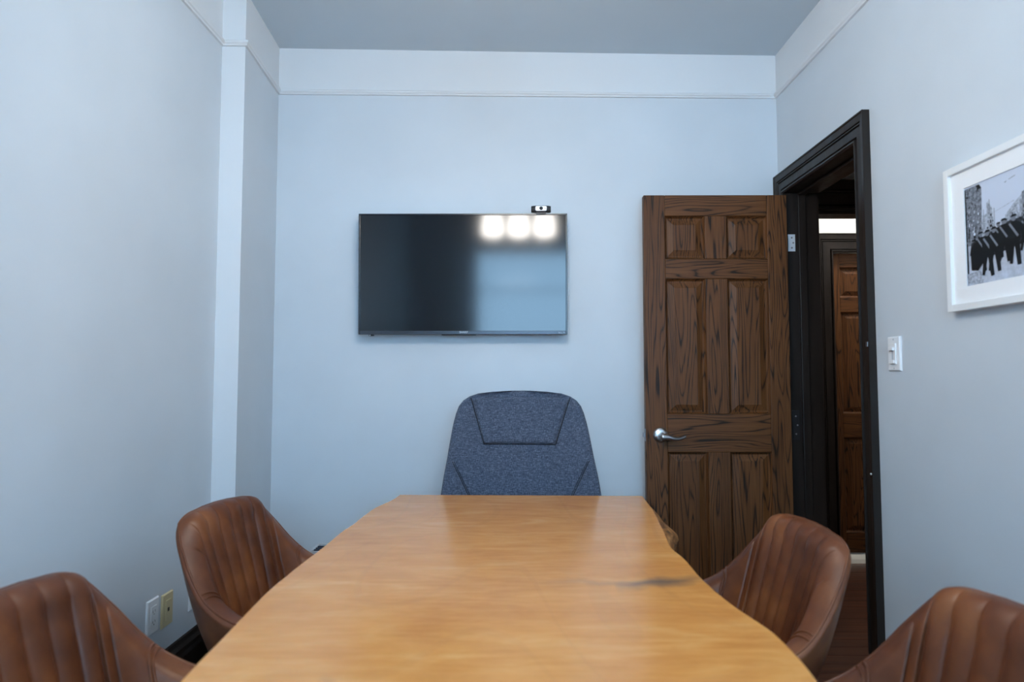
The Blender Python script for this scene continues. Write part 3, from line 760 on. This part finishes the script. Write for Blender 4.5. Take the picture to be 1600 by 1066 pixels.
# ------------------------------------------------------------------ grey fabric high-back chair
def build_high_chair():
    root = empty('office_chair', (0.022, 2.60, 0), math.radians(2.0))
    prof = [(0.46, 0.300), (0.60, 0.333), (0.716, 0.325), (0.80, 0.314), (0.868, 0.302), (0.935, 0.292), (1.003, 0.281), (1.05, 0.270), (1.082, 0.258), (1.105, 0.240), (1.122, 0.214), (1.134, 0.178), (1.141, 0.120), (1.145, 0.05)]
    zs = [p[0] for p in prof]; ws = [p[1] for p in prof]
    def hw(z): return float(np.interp(z, zs, ws))
    def yback(z): return 0.02 + 0.13 * ((z - 0.46) / 0.69) ** 1.2       # recline toward +y
    def surf(u, z, off=0.0):
        """u -1..1 across; front face of the back (faces -y)"""
        w = hw(z); wrap = 0.085 * abs(u) ** 2.6 * (0.35 + 0.65 * min(1, (1.17 - z) / 0.45))
        return Vector((u * w, yback(z) - wrap - off, z))
    us = np.linspace(-1, 1, 41); zz = list(np.linspace(0.46, 1.05, 30)) + [1.066, 1.082, 1.094, 1.105, 1.114, 1.122, 1.128, 1.134, 1.138, 1.141, 1.1435, 1.145]
    th = 0.058
    def edge_round(u, z):
        e = min((1 - abs(u)) * hw(z), 1.147 - z); e = max(e, 0.0); r = 0.022
        return r - math.sqrt(max(0.0, r * r - (r - min(e, r)) ** 2))
    mb = MB()
    mb.grid([[surf(u, z, -edge_round(u, z)) for u in us] for z in zz])
    mb.grid([[surf(u, z, -th + edge_round(u, z)) for u in us] for z in zz])
    for sgn in (-1, 1): mb.grid([[surf(sgn, z, -edge_round(sgn, z)) for z in zz], [surf(sgn, z, -th + edge_round(sgn, z)) for z in zz]])
    mb.grid([[surf(u, zz[-1], -edge_round(u, zz[-1])) for u in us], [surf(u, zz[-1], -th + edge_round(u, zz[-1])) for u in us]])
    mb.grid([[surf(u, zz[0], -edge_round(u, zz[0])) for u in us], [surf(u, zz[0], -th + edge_round(u, zz[0])) for u in us]])
    mb.build('backrest', M['fabric'], root)
    def pad(name, poly, h, n=20, soft=0.016, seam=True):
        """raised pad over a four-sided outline given in (x, z): corners tl, bl, br, tr"""
        tl, bl_, br, tr = [np.array(p) for p in poly]
        mb = MB(); rows = []
        for i in range(n + 1):
            v = i / n; row = []
            for j in range(n + 1):
                s = j / n
                p = (1 - v) * ((1 - s) * tl + s * tr) + v * ((1 - s) * bl_ + s * br)
                wd = np.linalg.norm(tr - tl) * (1 - v) + np.linalg.norm(br - bl_) * v; ht = abs(tl[1] - bl_[1])
                e = min(s * wd, (1 - s) * wd, (1 - v) * ht, (v * ht + 0.004) if seam else v * ht + 0.05)
                k = min(1, max(0, e) / soft); off = h * math.sqrt(max(0, 1 - (1 - k) ** 2)) + 0.0008
                z = float(p[1]); u = float(p[0]) / hw(z)
                row.append(surf(max(-0.985, min(0.985, u)), z, off - edge_round(u, z)))
            rows.append(row)
        mb.grid(rows)
        for loop in (rows[0], rows[-1], [r[0] for r in rows], [r[-1] for r in rows]):
            mb.grid([loop, [p + Vector((0, 0.008, 0)) for p in loop]])
        return mb.build(name, M['fabric'], root), rows
    hr, rows = pad('headrest', [(-0.208, 1.117), (-0.152, 0.925), (0.148, 0.922), (0.212, 1.117)], 0.016)
    mb = MB(); lp = [r[0] for r in rows] + rows[-1][1:] + [r[-1] for r in reversed(rows)][1:]
    mb.tube([p + Vector((0, -0.001, 0)) for p in lp], 0.0017, 5); mb.build('seam', M['seam'], hr)
    for sg in (-1, 1):
        q = [(0.292 * sg, 0.862), (0.305 * sg, 0.50), (0.105 * sg, 0.50), (0.280 * sg, 0.862)]
        sp, rr_ = pad('side_panel', q, 0.009, 18, 0.012, False)
        mb = MB(); mb.tube([r[-1] + Vector((0, -0.002, 0)) for r in rr_], 0.0016, 5); mb.build('seam', M['seam'], sp)
        mb = MB(); mb.tube([r[-1] + Vector((-0.008 * sg, -0.003, 0)) for r in rr_], 0.0012, 5); mb.build('stitching', M['seam'], sp)
    # seat, arms, gas lift, five-star base
    mb = MB(); rows = []
    for sc_, z in ((0.85, 0.44), (0.97, 0.45), (1.0, 0.48), (0.99, 0.51), (0.92, 0.528), (0.6, 0.536), (0.02, 0.538)):
        rows.append([(0.27 * sc_ * math.copysign(abs(math.cos(a)) ** 0.55, math.cos(a)), -0.21 + 0.245 * sc_ * math.copysign(abs(math.sin(a)) ** 0.55, math.sin(a)), z) for a in np.linspace(0, 2 * PI, 48, endpoint=False)])
    mb.grid(rows, closed_u=True); mb.poly(rows[-1]); mb.poly(list(reversed(rows[0])))
    mb.build('seat', M['fabric'], root)
    b = MB(); b.lathe([(0.12, 0.44), (0.12, 0.425), (0.035, 0.41), (0.028, 0.12), (0.04, 0.10), (0.0, 0.085)], (0, -0.18, 0), 'z', 24); b.build('gas_lift', M['blackmetal'], root)
    for k in range(5):
        a = PI / 2 + k * 2 * PI / 5; d = Vector((math.cos(a), math.sin(a), 0)); c0 = Vector((0, -0.18, 0))
        b = MB(); b.tube([c0 + d * 0.02 + Vector((0, 0, 0.11)), c0 + d * 0.26 + Vector((0, 0, 0.075))], [0.024, 0.014], 10); lg = b.build('leg', M['blackmetal'], root)
        b = MB(); b.lathe([(0.0, -0.012), (0.028, -0.012), (0.030, -0.006), (0.030, 0.006), (0.028, 0.012), (0.0, 0.012)], tuple(c0 + d * 0.26 + Vector((0, 0, 0.030))), 'x', 20); b.build('caster', M['black'], lg)
        b = MB(); b.tube([c0 + d * 0.26 + Vector((0, 0, 0.03)), c0 + d * 0.26 + Vector((0, 0, 0.078))], 0.007, 8); b.build('caster_stem', M['blackmetal'], lg)
    return root
tag(build_high_chair(), 'blue grey fabric high back chair at the head of the table', 'chair')

# ------------------------------------------------------------------ television
TVX0, TVX1, TVZ0, TVZ1, TVY = -0.7345, 0.2405, 1.402, 1.967, 2.966
tx, tz = (TVX0 + TVX1) / 2, (TVZ0 + TVZ1) / 2
tv = empty('television', (tx, TVY, tz)); tv.rotation_euler = (math.radians(2.2), 0, 0)
tag(tv, 'black flat screen television mounted on the end wall', 'television')
w2, h2 = (TVX1 - TVX0) / 2, (TVZ1 - TVZ0) / 2
bw, bb = 0.0075, 0.017
b = MB(); b.box(-w2, w2, 0.004, 0.030, -h2, h2); b.build('housing', M['black'], tv, 0.003)
b = MB(); b.box(-w2 * 0.72, w2 * 0.72, 0.030, 0.058, -h2 * 0.80, h2 * 0.55); b.build('rear_bulge', M['black'], tv, 0.008)
b = MB(); b.box(-0.20, 0.20, 0.058, 0.085, -0.09, 0.11); b.build('wall_bracket', M['blackmetal'], tv)
for nm, q in (('bezel', (-w2, w2, h2 - bw, h2)), ('bezel', (-w2, -w2 + bw, -h2, h2 - bw)), ('bezel', (w2 - bw, w2, -h2, h2 - bw))):
    b = MB(); b.box(q[0], q[1], -0.004, 0.006, q[2], q[3]); b.build(nm, M['bezel'], tv, 0.0015)
b = MB(); b.box(-w2 + bw, w2 - bw, -0.004, 0.006, -h2, -h2 + bb); lowb = b.build('lower_bezel', M['bezelstrip'], tv, 0.0015)
b = MB(); b.box(-w2 + bw - 0.001, w2 - bw + 0.001, 0.0, 0.005, -h2 + bb - 0.001, h2 - bw + 0.001); b.build('screen', M['screen'], tv)
text('lettering', 'SHARP', 0.0135, (-0.243 - tx, -0.0046, -h2 + 0.0095), (PI / 2, 0, 0), M['letter'], lowb)
text('small_lettering', 'Roku TV', 0.0085, (0.214 - tx, -0.0046, -h2 + 0.0075), (PI / 2, 0, 0), M['letter'], lowb)
b = MB(); b.box(-w2 + 0.048, -w2 + 0.070, 0.0, 0.018, -h2 - 0.008, -h2 + 0.001); sn = b.build('sensor', M['black'], tv, 0.002)
b = MB(); b.lathe([(0.0032, 0), (0.003, -0.001), (0, -0.0016)], (-w2 + 0.054, 0.0, -h2 - 0.004), 'y', 12); b.build('sensor_lens', M['silver'], sn)
b = MB(); b.box(-0.10, 0.06, 0.003, 0.03, -h2 - 0.004, -h2 + 0.001); b.build('lower_lip', M['black'], tv, 0.002)

# webcam clipped to the top edge
wc = empty('webcam', (0.118, TVY - 0.012, TVZ1)); tag(wc, 'small black webcam with silver face on the television top', 'webcam')
b = MB()
prof = []
for k in range(33):                                        # rounded bar, ends pulled back
    u = -1 + 2 * k / 32; hw_ = 0.0455; yb = 0.006 * u * u
    hz = 0.0150 * (1 - 0.14 * abs(u) ** 6)
    prof.append([(u * hw_, yb + q * 0.011, 0.0205 + r * hz) for q, r in ((-1, -0.8), (-1.1, 0), (-1, 0.8), (-0.7, 1), (0.7, 1), (1, 0.8), (1, -0.8), (0.7, -1), (-0.7, -1))])
b.grid(prof, closed_u=True); b.poly(prof[0]); b.poly(list(reversed(prof[-1])))
b.build('body', M['black'], wc)
b = MB(); rows = []
for ins, yy in ((0.0, -0.0105), (0.0, -0.0135), (0.0015, -0.0145)):
    w_, h_ = 0.0265 - ins, 0.0118 - ins; row = []
    for k in range(32):
        a = 2 * PI * (k + 0.5) / 32
        row.append((w_ * math.copysign(abs(math.cos(a)) ** 0.3, math.cos(a)), yy, 0.0205 + h_ * math.copysign(abs(math.sin(a)) ** 0.45, math.sin(a))))
    rows.append(row)
b.grid(rows, closed_u=True, smooth=False); b.poly(rows[-1])
fp = b.build('face_plate', M['silver'], wc)
b = MB(); b.lathe([(0.0082, 0.0), (0.0082, -0.003), (0.0065, -0.0035), (0.006, -0.001), (0.0, -0.0015)], (0, -0.0145, 0.0205), 'y', 24); b.build('lens', M['lens'], wc)
text('lettering', 'logi', 0.006, (0.0185, -0.0148, 0.0203), (PI / 2, 0, 0), M['bezel'], fp)
b = MB(); b.box(-0.023, 0.023, -0.004, 0.030, 0.0005, 0.0065); b.build('clip', M['black'], wc, 0.0015)
b = MB(); b.box(-0.023, 0.023, -0.0045, -0.0015, -0.0075, 0.001); b.build('clip_lip', M['black'], wc, 0.0008)

# ------------------------------------------------------------------ framed photograph on the right wall
FX, FY0, FY1, FZ0, FZ1 = 1.240, 1.838, 1.30, 1.391, 1.801      # front plane; FY0 is the far side
pf = empty('framed_picture', (XR, (FY0 + FY1) / 2, (FZ0 + FZ1) / 2)); tag(pf, 'white framed black and white street parade photograph on the right wall', 'picture')
PO = (XR, (FY0 + FY1) / 2, (FZ0 + FZ1) / 2)
fw = 0.020
lbox('frame_side', M['whiteframe'], pf, PO, FX, XR - 0.001, FY0 - fw, FY0, FZ0, FZ1, 0.0012)
lbox('frame_side', M['whiteframe'], pf, PO, FX, XR - 0.001, FY1, FY1 + fw, FZ0, FZ1, 0.0012)
lbox('frame_side', M['whiteframe'], pf, PO, FX, XR - 0.001, FY1 + fw, FY0 - fw, FZ1 - fw, FZ1, 0.0012)
lbox('frame_side', M['whiteframe'], pf, PO, FX, XR - 0.001, FY1 + fw, FY0 - fw, FZ0, FZ0 + fw, 0.0012)
MX = FX + 0.009
PY0, PY1, PZ0, PZ1 = 1.768, 1.370, 1.457, 1.731                # print opening
for q in ((FY0 - fw, PY0, FZ0 + fw, FZ1 - fw), (PY1, FY1 + fw, FZ0 + fw, FZ1 - fw), (PY0, PY1, FZ0 + fw, PZ0), (PY0, PY1, PZ1, FZ1 - fw)):
    lbox('mat_border', M['mat'], pf, PO, MX, MX + 0.003, q[1], q[0], q[2], q[3])
def tone(name, v, var=0.0, scale=90):
    col = (v * 0.86, v * 0.95, v * 1.12)
    m, nt, b = base_mat(name, col, 0.7, spec=0.2)
    if var:
        n = noise(nt, coords(nt), scale, 4, 0.75)
        nt.links.new(ramp(nt, n, [(0.36, tuple(c * (1 - var) for c in col)), (0.64, tuple(min(1, c * (1 + var)) for c in col))]), b.inputs['Base Color'])
    return m
PM = [tone('print_sky', 0.66), tone('print_street', 0.55, 0.15, 40), tone('print_building', 0.20, 0.75, 110), tone('print_far_building', 0.42, 0.5, 120),
      tone('print_crowd', 0.035, 0.9, 160), tone('print_figure', 0.010), tone('print_light', 0.72), tone('print_mid', 0.22)]
mb = MB(); layer = [0]
def pr(pts, mi, lift=None):
    """polygon in print coordinates a (left-right 0..1), b (up 0..1); ink layers a hair apart"""
    layer[0] += 1
    x = MX + 0.0032 - layer[0] * 0.0000035
    mb.poly([(x - PO[0], PY0 + (PY1 - PY0) * min(1, max(0, a)) - PO[1], PZ0 + (PZ1 - PZ0) * min(1, max(0, c)) - PO[2]) for a, c in pts], mi)
def rect(a0, a1, b0, b1, mi): pr([(a0, b0), (a1, b0), (a1, b1), (a0, b1)], mi)
def ell(a, c, ra, rc, mi, n=10): pr([(a + ra * math.cos(2 * PI * k / n), c + rc * math.sin(2 * PI * k / n)) for k in range(n)], mi)
rect(0, 1, 0, 1, 0); rect(0, 1, 0, 0.46, 1)
rnd = random.Random(11)
pr([(0.36, 0.46), (0.36, 0.60), (0.43, 0.68), (0.50, 0.74), (0.58, 0.80), (0.70, 0.86), (0.86, 0.95), (1, 0.98), (1, 0.46)], 3)
pr([(0.50, 0.46), (0.50, 0.76), (0.57, 0.78), (0.57, 0.46)], 2); pr([(0.72, 0.46), (0.72, 0.9), (0.9, 0.99), (1, 1), (1, 0.46)], 2)
pr([(0.0, 0.40), (0.0, 0.985), (0.135, 0.985), (0.16, 0.93), (0.150, 0.40)], 2)
pr([(0.105, 0.985), (0.14, 0.985), (0.162, 0.94), (0.13, 0.94)], 5)
pr([(0.15, 0.42), (0.15, 0.66), (0.20, 0.67), (0.20, 0.42)], 3); pr([(0.195, 0.42), (0.20, 0.77), (0.215, 0.79), (0.25, 0.70), (0.27, 0.45)], 3)
for k in range(60):
    a, c = rnd.uniform(0.0, 0.26), rnd.uniform(0.5, 0.93 if rnd.random() < 0.5 else 0.7)
    if a > 0.14 and c > 0.66: continue
    rect(a, a + rnd.uniform(0.006, 0.014), c, c + rnd.uniform(0.012, 0.035), rnd.choice((3, 5, 5, 7, 6)))
for k in range(60):
    a = rnd.uniform(0.38, 0.98); top = 0.56 + 0.42 * (a - 0.36)
    c = rnd.uniform(0.5, top); rect(a, a + rnd.uniform(0.006, 0.013), c, c + rnd.uniform(0.012, 0.03), rnd.choice((2, 2, 6, 7, 5)))
for k in range(7): pr([(0.0, 0.90 - 0.05 * k), (0.0, 0.893 - 0.05 * k), (0.13, 0.80 - 0.045 * k), (0.13, 0.806 - 0.045 * k)], 7)
pr([(0.0, 0.05), (0.0, 0.98), (0.012, 0.98), (0.018, 0.05)], 5)
for q in ((0.265, 0.50, 0.70), (0.225, 0.47, 0.80), (0.17, 0.5, 0.72)): rect(q[0], q[0] + 0.005, q[1], q[2], 7)
pr([(0.40, 0.915), (0.455, 0.93), (0.455, 0.936), (0.40, 0.921)], 7); pr([(0.36, 0.905), (0.385, 0.915), (0.375, 0.90)], 7)
pr([(0.26, 0.655), (0.44, 0.705), (0.44, 0.71), (0.26, 0.66)], 3)
for k in range(90):                                     # spectators and hats along the kerb
    a = rnd.uniform(0.0, 1.0); c = rnd.uniform(0.40, 0.54) + 0.04 * max(0, a - 0.4)
    ell(a, c, rnd.uniform(0.007, 0.015), rnd.uniform(0.010, 0.022), rnd.choice((6, 7, 5, 4, 2)), 7)
pr([(0.03, 0.30), (0.05, 0.42), (0.20, 0.47), (0.36, 0.53), (0.60, 0.54), (1.0, 0.56), (1, 0.34), (0.55, 0.30), (0.2, 0.24)], 4)
for k in range(90):
    a = rnd.uniform(0.06, 1.0); c = rnd.uniform(0.34, 0.53)
    ell(a, c, rnd.uniform(0.005, 0.010), rnd.uniform(0.008, 0.014), rnd.choice((5, 5, 7, 3)), 6)
def marcher(a, foot, hgt, mi=5):
    w = hgt * 0.105
    pr([(a - w, foot + hgt * 0.45), (a - w * 1.15, foot + hgt * 0.80), (a - w * 0.4, foot + hgt * 0.86), (a + w * 0.4, foot + hgt * 0.86), (a + w * 1.15, foot + hgt * 0.80), (a + w, foot + hgt * 0.45)], mi)
    ell(a, foot + hgt * 0.925, w * 0.42, hgt * 0.065, 7, 8); pr([(a - w * 0.6, foot + hgt * 0.95), (a - w * 0.3, foot + hgt), (a + w * 0.4, foot + hgt), (a + w * 0.6, foot + hgt * 0.95)], mi)
    sw = rnd.uniform(0.3, 0.9) * w
    pr([(a - w * 0.85, foot + hgt * 0.47), (a - w * 0.55 - sw, foot + 0.01), (a - w * 0.05 - sw, foot + 0.005), (a + w * 0.05, foot + hgt * 0.47)], mi)
    pr([(a - w * 0.05, foot + hgt * 0.47), (a + w * 0.2 + sw * 0.4, foot - 0.015), (a + w * 0.85 + sw * 0.4, foot - 0.01), (a + w * 0.85, foot + hgt * 0.47)], mi)
    pr([(a - w * 0.9, foot + hgt * 0.82), (a - w * 0.6, foot + hgt * 0.84), (a + w * 0.75, foot + hgt * 0.56), (a + w * 0.5, foot + hgt * 0.53)], 7)
for a, f, h in ((0.30, 0.22, 0.33), (0.36, 0.24, 0.32), (0.52, 0.22, 0.33), (0.62, 0.2, 0.34), (0.72, 0.2, 0.34), (0.85, 0.2, 0.34),
                (0.14, 0.13, 0.38), (0.20, 0.07, 0.44), (0.26, 0.10, 0.42), (0.345, 0.17, 0.40), (0.43, 0.12, 0.46), (0.56, 0.10, 0.46), (0.68, 0.1, 0.46), (0.82, 0.1, 0.46), (0.94, 0.12, 0.44)):
    marcher(a, f, h)
pr([(0.045, 0.15), (0.04, 0.35), (0.08, 0.42), (0.14, 0.38), (0.155, 0.20), (0.11, 0.14)], 5)
pr([(0.0, 0.0), (0.0, 0.12), (0.125, 0.13), (0.165, 0.0)], 3)
mb.build('printed_photograph', PM, pf, fix=False)

# ------------------------------------------------------------------ wall plates
def plate(name, label, cat, m, centre, normal_x, w=0.070, h=0.115, t=0.0065):
    """centre on the wall face; normal_x +1 faces +x (left wall), -1 faces -x (right wall)"""
    root = empty(name, centre, 0.0 if normal_x > 0 else PI)
    tag(root, label, cat)
    mb = MB()
    rs = []
    for ins, x in ((0, 0.0), (0, t * 0.45), (0.0035, t)):
        rs.append([(x, -w / 2 + ins, -h / 2 + ins), (x, w / 2 - ins, -h / 2 + ins), (x, w / 2 - ins, h / 2 - ins), (x, -w / 2 + ins, h / 2 - ins)])
    mb.grid(rs, closed_u=True, smooth=False); mb.poly(rs[-1]); mb.poly(list(reversed(rs[0])))
    mb.build('cover_plate', m, root)
    return root
def pbox(name, m, root, x0, x1, y0, y1, z0, z1, bev=0.0008):
    b = MB(); b.box(x0, x1, y0, y1, z0, z1); return b.build(name, m, root, bev)
t = plate('dimmer_switch', 'white slide dimmer switch on the wall beside the doorway', 'switch', M['whiteplastic'], (XR, 2.147, 1.283), -1)
pbox('switch_frame', M['whiteplastic'], t, 0.0065, 0.0105, -0.0165, 0.0165, -0.034, 0.034)
pbox('slider_track', M['rim'], t, 0.0104, 0.0109, -0.004, 0.004, -0.020, 0.016, 0)
pbox('slider_knob', M['whiteplastic'], t, 0.0105, 0.0185, -0.012, 0.012, 0.011, 0.021)
pbox('rocker', M['whiteplastic'], t, 0.0105, 0.0150, -0.012, 0.012, -0.033, -0.022)
for z in (0.048, -0.048):
    b = MB(); b.lathe([(0.003, 0.0064), (0.0028, 0.0072), (0, 0.0075)], (0, 0, z), 'x', 10); b.build('screw', M['rim'], t)
t = plate('wall_outlet', 'white wall outlet left of the cream data plate', 'outlet', M['whiteplastic'], (XL, 2.196, 0.400), 1)
rc = pbox('receptacle', M['whiteplastic'], t, 0.0065, 0.0090, -0.0165, 0.0165, -0.034, 0.034)
for z in (0.017, -0.017):
    for y_ in (-0.0065, 0.0065): pbox('slot', M['darkslot'], rc, 0.0088, 0.0092, y_ - 0.0009, y_ + 0.0009, z - 0.004, z + 0.004, 0)
    b = MB(); b.lathe([(0.0024, 0.0092), (0.0, 0.0093)], (0, 0, z - 0.0095), 'x', 10); b.build('ground_hole', M['darkslot'], rc)
t = plate('data_plate', 'cream coloured data plate with one small black port', 'outlet', M['cream'], (XL, 2.287, 0.391), 1)
ins_ = pbox('insert', M['cream'], t, 0.0065, 0.0088, -0.0165, 0.0165, -0.034, 0.034)
pbox('port', M['darkslot'], ins_, 0.0087, 0.0092, -0.0055, 0.0055, -0.006, 0.007, 0)
t = plate('wall_outlet', 'white wall outlet half hidden behind the far left chair', 'outlet', M['whiteplastic'], (XL, 2.475, 0.385), 1)
rc = pbox('receptacle', M['whiteplastic'], t, 0.0065, 0.0090, -0.0165, 0.0165, -0.034, 0.034)
for z in (0.017, -0.017):
    for y_ in (-0.0065, 0.0065): pbox('slot', M['darkslot'], rc, 0.0088, 0.0092, y_ - 0.0009, y_ + 0.0009, z - 0.004, z + 0.004, 0)

# ------------------------------------------------------------------ low heater against the end wall, mostly hidden by the table
hx0, hx1, hy0, hy1, hz1 = -0.925, -0.45, 2.90, 3.035, 0.425
ht = empty('space_heater', ((hx0 + hx1) / 2, (hy0 + hy1) / 2, 0)); tag(ht, 'low pale box with dark grille top against the end wall', 'heater')
HO = ((hx0 + hx1) / 2, (hy0 + hy1) / 2, 0)
lbox('body', M['rim'], ht, HO, hx0, hx1, hy0, hy1, 0.03, hz1 - 0.012, 0.006)
lbox('grille_bed', M['grille'], ht, HO, hx0 + 0.012, hx1 - 0.012, hy0 + 0.012, hy1 - 0.012, hz1 - 0.012, hz1 - 0.006)
for q in ((hx0, hx1, hy0, hy0 + 0.012), (hx0, hx1, hy1 - 0.012, hy1), (hx0, hx0 + 0.012, hy0 + 0.012, hy1 - 0.012), (hx1 - 0.012, hx1, hy0 + 0.012, hy1 - 0.012)):
    lbox('rim', M['rim'], ht, HO, *q, hz1 - 0.012, hz1)
for k in range(1, 4):
    yy = hy0 + 0.012 + (hy1 - hy0 - 0.024) * k / 4
    lbox('slat', M['grille'], ht, HO, hx0 + 0.012, hx1 - 0.012, yy - 0.004, yy + 0.004, hz1 - 0.006, hz1 - 0.001)
for x_ in (hx0 + 0.04, hx1 - 0.04):
    lbox('foot', M['black'], ht, HO, x_ - 0.02, x_ + 0.02, hy0 + 0.01, hy1 - 0.01, 0, 0.03)
